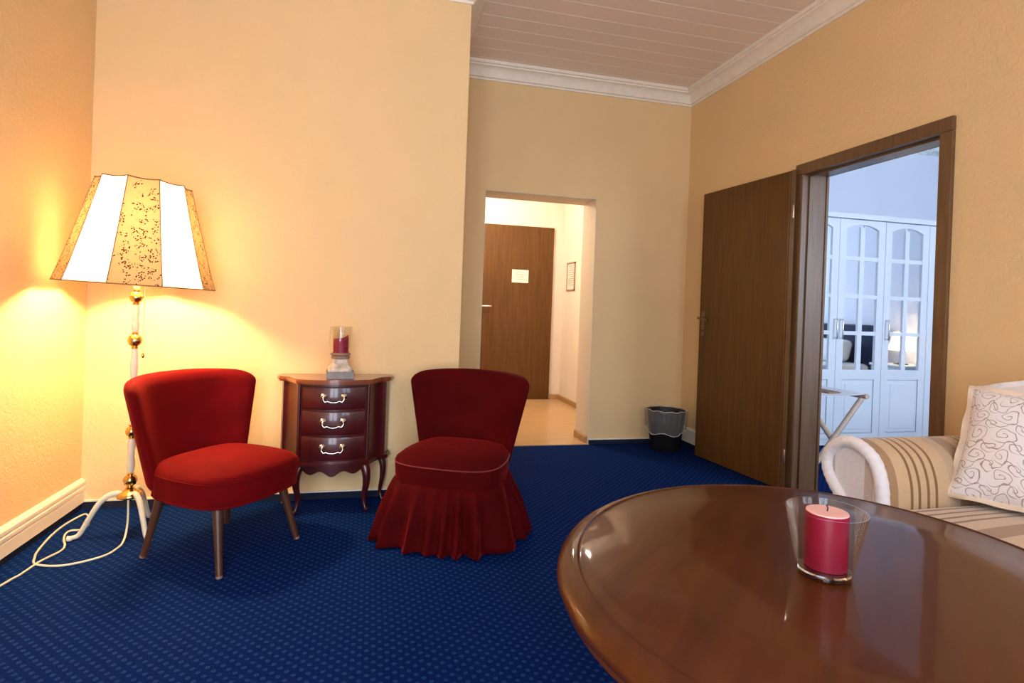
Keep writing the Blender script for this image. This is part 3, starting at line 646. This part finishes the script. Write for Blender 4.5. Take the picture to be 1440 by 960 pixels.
# ------------------------------------------------------------------ cocktail chairs
SW, SF, SB = .245, .215, -.225
def seat_outline(n=56, grow=0):
    """rounded seat plan, front bowed; returns points anticlockwise"""
    pts = []
    for k in range(n):
        a = 2*PI*k/n; c, s_ = math.cos(a), math.sin(a); p = 4.2
        r = (abs(c)**p+abs(s_)**p)**(-1/p); x, y = r*c*SW, r*s_*.22
        if y > 0: y += .02*(1-(x/SW)**2)
        x *= 1-.10*(max(0, -y)/.22)
        d = math.hypot(x, y); pts.append((x+grow*x/d, y+grow*y/d))
    return pts
def make_chair(name, label, loc, rz, vel, skirt):
    t = thing(name, label, 'chair', loc, rz, None)
    out = seat_outline()
    # seat block with a domed top
    prof = [(-.012, .255), (0, .262), (.004, .30), (.006, .345), (.002, .362), (-.02, .380), (-.06, .395), (-.12, .404), (-.18, .407)]
    V = []; F = []; n = len(out)
    for d, z in prof:
        for (x, y) in out:
            L0 = math.hypot(x, y); f = max(.02, (L0+d*(L0/.25))/L0); V.append((x*f, y*f, z))
    for i in range(len(prof)-1):
        for k in range(n): F.append((i*n+k, i*n+(k+1) % n, (i+1)*n+(k+1) % n, (i+1)*n+k))
    F.append(tuple(reversed(range(n)))); F.append(tuple((len(prof)-1)*n+k for k in range(n)))
    seat = Geo().add(V, F).obj('seat', vel, t, 50)
    Geo().tube([(x*1.026, y*1.026, .349) for x, y in out], .0026, 6, closed=True).obj('piping', 'piping_red' if skirt else vel, seat, 60)
    Geo().tube([(x*.995, y*.995, .258) for x, y in out], .004, 6, closed=True).obj('piping', 'piping_red' if skirt else vel, seat, 60)
    # wrapped back
    H0, H1 = .262, .715
    def warp(x, y, z):
        s_ = (z-H0)/(H1-H0); u = x/.222
        wx = x*(1+.44*s_)
        yy = y - .03 - .10*s_ + (.095+.065*s_)*min(1.25, abs(u))**2.4
        zz = z + .012*s_*(1-u*u) - .012*s_*abs(u)**6
        return (wx, yy, zz)
    Geo().rbox(-.222, .222, -.248, -.158, H0, H1, .044, (16, 2, 12), 5, warp).obj('backrest', vel, t, 60)
    if not skirt:
        for sx in (-1, 1):
            for sy in (-1, 1):
                top = Vector((sx*.165, sy*.150-.01, .262)); bot = Vector((sx*.205, sy*.205, .0))
                ax = (bot-top).normalized(); rads = [.021, .020, .0165, .0135, .0125]
                lg = Geo().tube([top+(bot-top)*q for q in (-.04, .1, .4, .8, .985)], rads, 12).obj('leg', 'leg_wood', t, 50)
                Geo().lathe([(0, 0), (.0115, 0), (.0125, .004), (.0125, .009), (0, .009)], (bot.x, bot.y, 0), 12).obj('leg_cap', 'terracotta', lg, 50)
    else:
        rnd = random.Random(5); n2 = 320; V = []; F = []; nv = 12
        base = seat_outline(n2); ph = 0; phase = []
        for k in range(n2):
            ph += (2*PI*27/n2)*(1+.45*math.sin(k*.083)+.3*math.sin(k*.031+1)); phase.append(ph)
        tot = phase[-1]; cyc = round(tot/(2*PI))*2*PI/tot; phase = [p*cyc for p in phase]
        for j in range(nv+1):
            s_ = j/nv; z = .264*(1-s_)+.006
            for k, (x, y) in enumerate(base):
                d = math.hypot(x, y); nx, ny = x/d, y/d
                amp = .004+.020*min(1, s_*1.7)*(1+.55*math.sin(k*.11+2))
                rip = 1-2*abs(math.sin(phase[k]/2+.25*math.sin(s_*2+k*.05)))**1.15
                off = .004+.085*s_**.8*(1+.12*math.sin(k*.045)) + amp*rip
                dz = .008*s_*math.sin(k*.07)
                V.append((x+nx*off, y+ny*off, max(.002, z+dz if j < nv else z+abs(dz)*.6)))
        for j in range(nv):
            for k in range(n2): F.append((j*n2+k, j*n2+(k+1) % n2, (j+1)*n2+(k+1) % n2, (j+1)*n2+k))
        sk = Geo().add(V, F).obj('skirt', vel, t, 80)
        sm = sk.modifiers.new('Solidify', 'SOLIDIFY'); sm.thickness = .004; sm.offset = -1
        for sx in (-1, 1):
            for sy in (-1, 1): Geo().tube([(sx*.16, sy*.145, .27), (sx*.18, sy*.17, 0)], [.02, .013], 10).obj('leg', 'leg_wood', t, 50)
    return t
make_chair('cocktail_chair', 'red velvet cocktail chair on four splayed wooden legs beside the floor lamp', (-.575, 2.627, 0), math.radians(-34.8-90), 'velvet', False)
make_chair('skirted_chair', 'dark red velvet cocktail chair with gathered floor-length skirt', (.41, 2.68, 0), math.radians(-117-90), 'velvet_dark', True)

# ------------------------------------------------------------------ bow-front chest
cb = thing('small_chest', 'dark red glossy bow-front chest with three drawers on curved legs', 'chest of drawers', (-.165, 3.183, 0))
def plan(grow=0, n=12):
    """plan outline, y negative towards the room"""
    right = [(.275, 0), (.268, -.05), (.256, -.088)]
    # concave corner column
    for k in range(1, 8):
        a = k/8; right.append((.256-.092*a, -.088-.112*a+.030*math.sin(PI*a)))
    for k in range(n+1):
        a = k/n; right.append((.164*(1-a), -.200-.040*math.sin(a*PI/2)))
    pts = right+[(-x, y) for x, y in reversed(right[:-1])]
    if grow:
        c = Vector((0, -.10)); m_ = []
        L2 = len(pts)
        for i, p in enumerate(pts):
            a = Vector(pts[(i-1) % L2]); b = Vector(pts[(i+1) % L2]); t = (b-a).normalized(); nn = Vector((-t.y, t.x))
            if nn.dot(Vector(p)-c) < 0: nn = -nn
            q = Vector(p)+nn*grow; q.y = min(q.y, .008); m_.append((q.x, q.y))
        pts = m_
    return pts
Geo().prism(plan(), .255, .648).obj('body', 'cab_wood', cb, 40)
Geo().prism(plan(.020), .646, .654).prism(plan(.026), .654, .664).prism(plan(.022), .664, .670).obj('top_board', 'cab_top', cb, 30)
Geo().prism(plan(.014), .236, .246).prism(plan(.020), .246, .258).obj('base_moulding', 'cab_wood', cb, 30)
# apron below the front with a wavy lower edge
V = []; F = []; n = 24
for k in range(n+1):
    u = -1+2*k/n; x = .160*u; y = -.200-.036*math.cos(u*PI/2); z = .205-.012*math.cos(3*PI*u)-.006*math.cos(PI*u)
    V += [(x, y, .24), (x, y, z), (x, y+.014, .24), (x, y+.014, z)]
for k in range(n):
    a = 4*k; F += [(a, a+4, a+5, a+1), (a+2, a+3, a+7, a+6), (a+1, a+5, a+7, a+3), (a, a+2, a+6, a+4)]
Geo().add(V, F).obj('apron', 'cab_wood', cb, 40)
for sx in (-1, 1):
    pts = spline([(sx*.150, -.185, .245), (sx*.166, -.205, .20), (sx*.168, -.206, .14), (sx*.158, -.192, .07), (sx*.166, -.202, .02), (sx*.176, -.214, .006)], 5)
    k = len(pts); Geo().tube(pts, [.026-.017*min(1, i/(k*.75)) for i in range(k)], 10).obj('leg', 'cab_wood', cb, 60)
    pts = spline([(sx*.235, -.035, .245), (sx*.252, -.045, .19), (sx*.250, -.045, .12), (sx*.240, -.035, .05), (sx*.252, -.045, .006)], 5)
    k = len(pts); Geo().tube(pts, [.022-.013*min(1, i/(k*.75)) for i in range(k)], 10).obj('leg', 'cab_wood', cb, 60)
    # shaped bead on the corner columns
    Geo().tube([(sx*.166, -.202, .262), (sx*.166, -.202, .645)], .009, 8).obj('corner_bead', 'cab_wood', cb, 60)
for zi, (z0, z1) in enumerate(((.268, .388), (.394, .514), (.520, .636))):
    V = []; F = []; n = 16; hwid = .150
    for k in range(n+1):
        u = -1+2*k/n; x = hwid*u; y = -.203-.040*math.cos(u*PI/2*.93)
        V += [(x, y+.012, z0), (x, y-.003, z0+.004), (x, y-.006, z0+.012), (x, y-.006, z1-.012), (x, y-.003, z1-.004), (x, y+.012, z1)]
    for k in range(n):
        for i in range(6):
            a, b = 6*k+i, 6*k+(i+1) % 6; F.append((a, b, b+6, a+6))
    F += [tuple(range(6)), tuple(reversed(range(6*n, 6*n+6)))]
    dr = Geo().add(V, F).obj('drawer', 'cab_wood', cb, 35)
    zc = (z0+z1)/2+.012; yf = -.250
    for sx in (-1, 1):
        Geo().lathe([(0, 0), (.013, 0), (.015, .003), (.010, .008), (.005, .012), (0, .013)], seg=14, mat=Matrix.Translation((sx*.048, yf+.004, zc)) @ Matrix.Rotation(PI/2, 4, 'X')).obj('rosette', 'silver', dr, 60)
    hp = spline([(-.048, yf-.006, zc), (-.050, yf-.013, zc-.012), (-.040, yf-.016, zc-.026), (-.028, yf-.016, zc-.022), (-.012, yf-.017, zc-.028), (.012, yf-.017, zc-.028), (.028, yf-.016, zc-.022), (.040, yf-.016, zc-.026), (.050, yf-.013, zc-.012), (.048, yf-.006, zc)], 4)
    Geo().tube(hp, .0036, 8).obj('bail_handle', 'silver', dr, 60)
# candle holder on the chest
hx, hy, hz = -.145, 3.02, .670
ch = thing('candle_holder', 'painted candle holder with glass chimney standing on the chest', 'candle holder', (hx, hy, hz), .08)
Geo().rbox(-.067, .067, -.06, .06, 0, .038, .003, (1, 1, 1), 1).obj('plinth', 'stone_grey', ch)
V = []; F = []
prf = [(.060, .038), (.062, .050), (.056, .058), (.044, .075), (.038, .092), (.040, .100)]
sq = [(abs(math.cos(a))**.45*math.copysign(1, math.cos(a)), abs(math.sin(a))**.45*math.copysign(1, math.sin(a))) for a in [2*PI*k/32 for k in range(32)]]
for r, z in prf: V += [(x*r, y*r, z) for x, y in sq]
for i in range(len(prf)-1):
    for k in range(32): F.append((i*32+k, i*32+(k+1) % 32, (i+1)*32+(k+1) % 32, (i+1)*32+k))
F += [tuple(reversed(range(32))), tuple(5*32+k for k in range(32))]
bdy = Geo().add(V, F).obj('body', 'ceramic', ch, 50)
for k, (x, z, r) in enumerate(((-.012, .066, .009), (.004, .072, .008), (.017, .064, .008), (.028, .068, .006), (-.024, .062, .005))):
    Geo().lathe([(0, 0), (r*1.0, .001), (r*.6, .004), (0, .005)], seg=8, mat=Matrix.Translation((x, -.047+(z-.062)*.7*-1*-1, z)) @ Matrix.Rotation(PI/2-.55, 4, 'X')).obj('painted_flower', 'print_grey', bdy)
Geo().lathe([(0, .098), (.040, .098), (.046, .104), (.046, .110), (.040, .114), (.050, .120), (.050, .127), (.044, .131), (0, .131)], seg=28).obj('collar', 'terracotta', ch, 50)
Geo().lathe([(.050, .128), (.056, .16), (.059, .20), (.058, .245), (.055, .262), (.0535, .262), (.0565, .245), (.0575, .20), (.0545, .16), (.0485, .128)], seg=32).obj('glass_chimney', 'glass_thin', ch, 60)
c = thing('pillar_candle', 'small dark red candle with broken rim inside the glass chimney', 'candle', (hx, hy, hz+.131))
V = []; F = []; n = 28
for r, z in ((.0, 0), (.037, 0), (.037, .066), (.034, .069), (.026, .058), (0, .055)):
    for k in range(n):
        a = 2*PI*k/n; zz = z + (.018*max(0, math.cos(a-.3))**3 if z > .06 else 0); V.append((r*math.cos(a), r*math.sin(a), zz))
for i in range(5):
    for k in range(n): F.append((i*n+k, i*n+(k+1) % n, (i+1)*n+(k+1) % n, (i+1)*n+k))
Geo().add(V, F).obj('wax', 'wax_red', c, 45)
Geo().tube([(0, 0, .052), (.001, 0, .062), (.004, 0, .068)], .0014, 6).obj('wick', 'wick', c)

# ------------------------------------------------------------------ waste bin
wb = thing('waste_bin', 'black waste bin with clear liner folded over rim in the far corner', 'waste bin', (2.255, 4.02, 0))
Geo().lathe([(0, .0), (.105, .0), (.112, .006), (.145, .296), (.150, .300), (.150, .306), (.143, .306), (.138, .296), (.106, .012), (0, .012)], seg=36).obj('bin_body', 'bin_black', wb, 50)
rnd = random.Random(3); V = []; F = []; n = 72; nv = 6
lows = [.165+.03*math.sin(2*PI*k/n*1+.6)+.012*math.sin(2*PI*k/n*5) for k in range(n)]
rows_ = [(-.012, .235), (-.010, .296), (.003, .312), (.012, .306)]
for dr_, z in rows_:
    for k in range(n):
        a = 2*PI*k/n; r = .150+dr_+.003*math.sin(k*2.3); V.append((r*math.cos(a), r*math.sin(a), z+.004*math.sin(k*.9)))
for j in range(1, 6):
    for k in range(n):
        a = 2*PI*k/n; z = .306+(lows[k]-.306)*j/5; r = .150-(.306-z)*.11+.013+.006*math.sin(k*1.9+j*.4)+.003*j/5
        V.append((r*math.cos(a), r*math.sin(a), z))
nr = len(rows_)+5
for i in range(nr-1):
    for k in range(n): F.append((i*n+k, i*n+(k+1) % n, (i+1)*n+(k+1) % n, (i+1)*n+k))
Geo().add(V, F).obj('bin_liner', 'liner_film', wb, 80)

Geo().tube([V[(nr-1)*n+k] for k in range(n)], .0022, 5, closed=True).obj('liner_hem', 'liner_hem', wb, 80)
Geo().tube([V[2*n+k] for k in range(n)], .0020, 5, closed=True).obj('liner_fold', 'liner_hem', wb, 80)

# ------------------------------------------------------------------ oval table
TX, TY, TZ, TA, TB_, TR = .821, .861, .612, .528, .482, .776
tb = thing('oval_table', 'glossy mahogany oval coffee table with moulded rounded edge', 'table', (TX, TY, 0), TR)
ring = [(.20, TZ), (.046, TZ), (.043, TZ-.0025), (.039, TZ-.0025), (.036, TZ+.0002), (.030, TZ-.0010), (.020, TZ-.0045), (.009, TZ-.011), (.002, TZ-.020), (0, TZ-.028), (.003, TZ-.035), (.010, TZ-.039), (.012, TZ-.041), (.010, TZ-.044), (.010, TZ-.050), (.016, TZ-.056), (.028, TZ-.058), (.20, TZ-.058)]
V = []; F = []; n = 128
for d_, z in ring:
    for k in range(n):
        a = 2*PI*k/n; V.append(((TA-d_)*math.cos(a), (TB_-d_)*math.sin(a), z))
for i in range(len(ring)-1):
    for k in range(n): F.append((i*n+k, i*n+(k+1) % n, (i+1)*n+(k+1) % n, (i+1)*n+k))
F += [tuple(range(n)), tuple((len(ring)-1)*n+k for k in range(n))]
Geo().add(V, F).obj('table_top', 'table_wood', tb, 40)
Geo().lathe([(0, .12), (.06, .12), (.075, .15), (.05, .20), (.04, .26), (.055, .36), (.045, .44), (.05, .50), (.09, .53), (.09, .545), (0, .545)], seg=28).obj('pedestal', 'table_wood', tb, 50)
for k in range(4):
    a = PI/4+PI/2*k; c_, s_ = math.cos(a), math.sin(a)
    pts = spline([(c_*r, s_*r, z) for r, z in ((.02, .17), (.10, .17), (.20, .11), (.28, .035), (.33, .026))], 5)
    Geo().tube(pts, [.034-.012*i/(len(pts)-1) for i in range(len(pts))], 10).obj('foot', 'table_wood', tb, 60)
# candle in a conical glass
GX, GY = .786, .836
gl = thing('candle_glass', 'clear conical glass tumbler holding a candle on the oval table', 'candle glass', (GX, GY, TZ))
Geo().lathe([(.040, 0), (.0435, .003), (.0655, .112), (.0655, .1145), (.0635, .1145), (.0625, .112), (.0425, .014), (.0415, .012)], seg=48).obj('glass_body', 'glass_thin', gl, 50)
Geo().lathe([(0, .0005), (.0395, .0005), (.0425, .003), (.0415, .0115), (0, .0110)], seg=40).obj('glass_base', 'glass', gl, 40)
c = thing('pillar_candle', 'thick magenta red pillar candle inside the glass on the oval table', 'candle', (GX+.006, GY+.004, TZ+.011))
Geo().lathe([(0, 0), (.032, 0), (.0345, .002), (.0345, .0965), (.033, .0985), (0, .0985)][:4], seg=40).obj('wax', 'wax_red', c, 50)
Geo().lathe([(0, .0955), (.0343, .0955), (.0335, .0985), (.030, .0992), (.020, .0985), (0, .0980)], seg=40).obj('wax_top', 'wax_pink', c, 50)
Geo().tube([(0, 0, .097), (.001, 0, .104), (-.002, 0, .109)], .0013, 6).obj('wick', 'wick', c)

# ------------------------------------------------------------------ sofa
SX0, SX1, SYA = 1.62, 2.46, 1.48
sf = thing('sofa', 'beige striped roll-arm sofa with white piping along the right wall', 'sofa', (0, 0, 0))
sec = spline([(1.485, .10), (1.482, .30), (1.484, .46), (1.492, .54), (1.520, .605), (1.570, .640), (1.625, .650), (1.680, .632), (1.722, .588), (1.728, .535), (1.705, .490), (1.660, .440), (1.618, .385), (1.604, .30), (1.602, .10)] and [Vector((y, z, 0)) for y, z in [(1.485, .10), (1.482, .30), (1.484, .46), (1.492, .54), (1.520, .605), (1.570, .640), (1.625, .650), (1.680, .632), (1.722, .588), (1.728, .535), (1.705, .490), (1.660, .440), (1.618, .385), (1.604, .30), (1.602, .10)]], 4)
sec = [(p.x, p.y) for p in sec]
def arm(mirror):
    fy = (lambda y: y) if not mirror else (lambda y: .62*2-y)
    V = []; F = []; n = len(sec)
    cyc, czc = 1.58, .48
    stations = [(SX0, .93), (SX0+.006, .97), (SX0+.02, 1.0), (1.9, 1.0), (2.2, 1.0), (SX1, 1.0)]
    for x, k in stations:
        for y, z in sec: V.append((x, fy(cyc+(y-cyc)*k), czc+(z-czc)*k if z > .2 else z))
    for i in range(len(stations)-1):
        for k in range(n): F.append((i*n+k, i*n+(k+1) % n, (i+1)*n+(k+1) % n, (i+1)*n+k))
    F += [tuple(range(n)), tuple(reversed(range((len(stations)-1)*n, len(stations)*n)))]
    a = Geo().add(V, F).obj('arm', 'sofa_arm', sf, 40)
    fp = [(SX0-.003, fy(cyc+(y-cyc)*.86), czc+(z-czc)*.86 if z > .2 else z) for y, z in sec]
    Geo().add(fp+[(SX0+.01, y, z) for _, y, z in fp], [tuple(range(n)), tuple(range(n, 2*n))]+[(k, (k+1) % n, n+(k+1) % n, n+k) for k in range(n)]).obj('arm_front', 'sofa_front', a)
    pp = [(SX0-.004, fy(cyc+(y-cyc)*.94), czc+(z-czc)*.94 if z > .2 else z) for y, z in sec]
    dense = []
    for p, q in zip(pp, pp[1:]): dense += [tuple(Vector(p).lerp(Vector(q), t)) for t in (0, .5)]
    Geo().tube(dense, [.021+.0009*math.sin(i*1.9) for i in range(len(dense))], 10).obj('piping', 'sofa_white', a, 60)
arm(False); arm(True)
Geo().rbox(SX0+.02, SX1, -.245, 1.49, .08, .32, .02, (2, 4, 1), 2).obj('sofa_base', 'sofa_seat', sf, 40)
for (a, b) in ((.622, 1.478), (-.235, .618)):
    def wp(x, y, z, a=a, b=b):
        u = (2*(y-a)/(b-a)-1); q = (2*(x-1.63)/(2.28-1.63)-1)
        return (x, y, z+(.022*(1-u*u)*(1-q*q) if z > .40 else 0))
    Geo().rbox(1.590, 2.30, a, b, .315, .462, .034, (8, 10, 2), 4, wp).obj('seat_cushion', 'sofa_seat', sf, 60)
Geo().rbox(2.27, 2.45, -.24, 1.47, .30, .80, .07, (2, 8, 6), 4, lambda x, y, z: (min(2.485, x+.10*(z-.45)), y, z)).obj('backrest', 'sofa_seat', sf, 60)
for x in (1.68, 2.40):
    for y in (-.28, 1.54): Geo().lathe([(0, 0), (.02, 0), (.026, .08), (.026, .10), (0, .10)], (x, y, 0), 14).obj('foot', 'leg_wood', sf, 40)

# pillows: soft square with a flat ruffled flange
def pillow(name, label, loc, xdir, tilt, size, thick, mat, edge, roll=0):
    """xdir: unit vector of the lower edge on plan; tilt: lean back of the upright axis"""
    ex = Vector((xdir[0], xdir[1], 0)).normalized(); nrm = Vector((ex.y, -ex.x, 0))      # towards the viewer side
    ez = (Vector((0, 0, 1))*math.cos(tilt) - nrm*math.sin(tilt)).normalized()
    ex, ez = ex*math.cos(roll)+ez*math.sin(roll), ez*math.cos(roll)-ex*math.sin(roll); ny = ez.cross(ex)
    o = thing(name, label, 'pillow', loc)
    mt = Matrix((ex, ny, ez)).transposed().to_4x4(); mt.translation = loc; o.matrix_world = mt
    h = size/2; n = 20; V = []; F = []
    def pt(i, j, sd):
        u, v = -1+2*i/n, -1+2*j/n
        k = 1-.05*(1-abs(u)**2)*abs(v)**3; k2 = 1-.05*(1-abs(v)**2)*abs(u)**3
        b = max(0, (1-abs(u)**2.6)*(1-abs(v)**2.6))**.5
        return (u*h*k2, sd*thick/2*b + .004*math.sin(5*u+3*v), h+v*h*k)
    for sd in (1, -1):
        for j in range(n+1):
            for i in range(n+1): V.append(pt(i, j, sd))
    for s_ in (0, 1):
        o2 = s_*(n+1)**2
        for j in range(n):
            for i in range(n): F.append((o2+j*(n+1)+i, o2+j*(n+1)+i+1, o2+(j+1)*(n+1)+i+1, o2+(j+1)*(n+1)+i))
    Geo().add(V, F).obj('pillow_body', mat, o, 60)
    if edge:
        per = [pt(i, 0, 0) for i in range(n)]+[pt(n, j, 0) for j in range(n)]+[pt(n-i, n, 0) for i in range(n)]+[pt(0, n-j, 0) for j in range(n)]
        V = []; F = []; m_ = len(per)
        for k, p in enumerate(per):
            c = Vector((0, 0, h)); d_ = (Vector(p)-c); d_.y = 0; q = Vector(p)+d_.normalized()*.016
            w_ = .006*math.sin(k*1.1)
            V += [(p[0]*.98, p[1]+.003, c.z+(p[2]-c.z)*.98), (q.x, w_+.002, q.z), (q.x, w_-.002, q.z), (p[0]*.98, p[1]-.003, c.z+(p[2]-c.z)*.98)]
        for k in range(m_):
            a, b = 4*k, 4*((k+1) % m_)
            for i in range(4): F.append((a+i, a+(i+1) % 4, b+(i+1) % 4, b+i))
        Geo().add(V, F).obj('flange', edge, o, 60)
    return o
pillow('throw_pillow', 'white throw pillow with brown scroll print leaning in the sofa corner', (1.950, 1.305, .496), (.36, -.933), .50, .385, .12, 'scroll_print', 'pillow_cream')
pillow('throw_pillow', 'plain white pillow tucked behind the scroll print pillow', (2.155, 1.322, .545), (.16, -.987), .20, .36, .07, 'sofa_white', 'sofa_white', roll=.32)
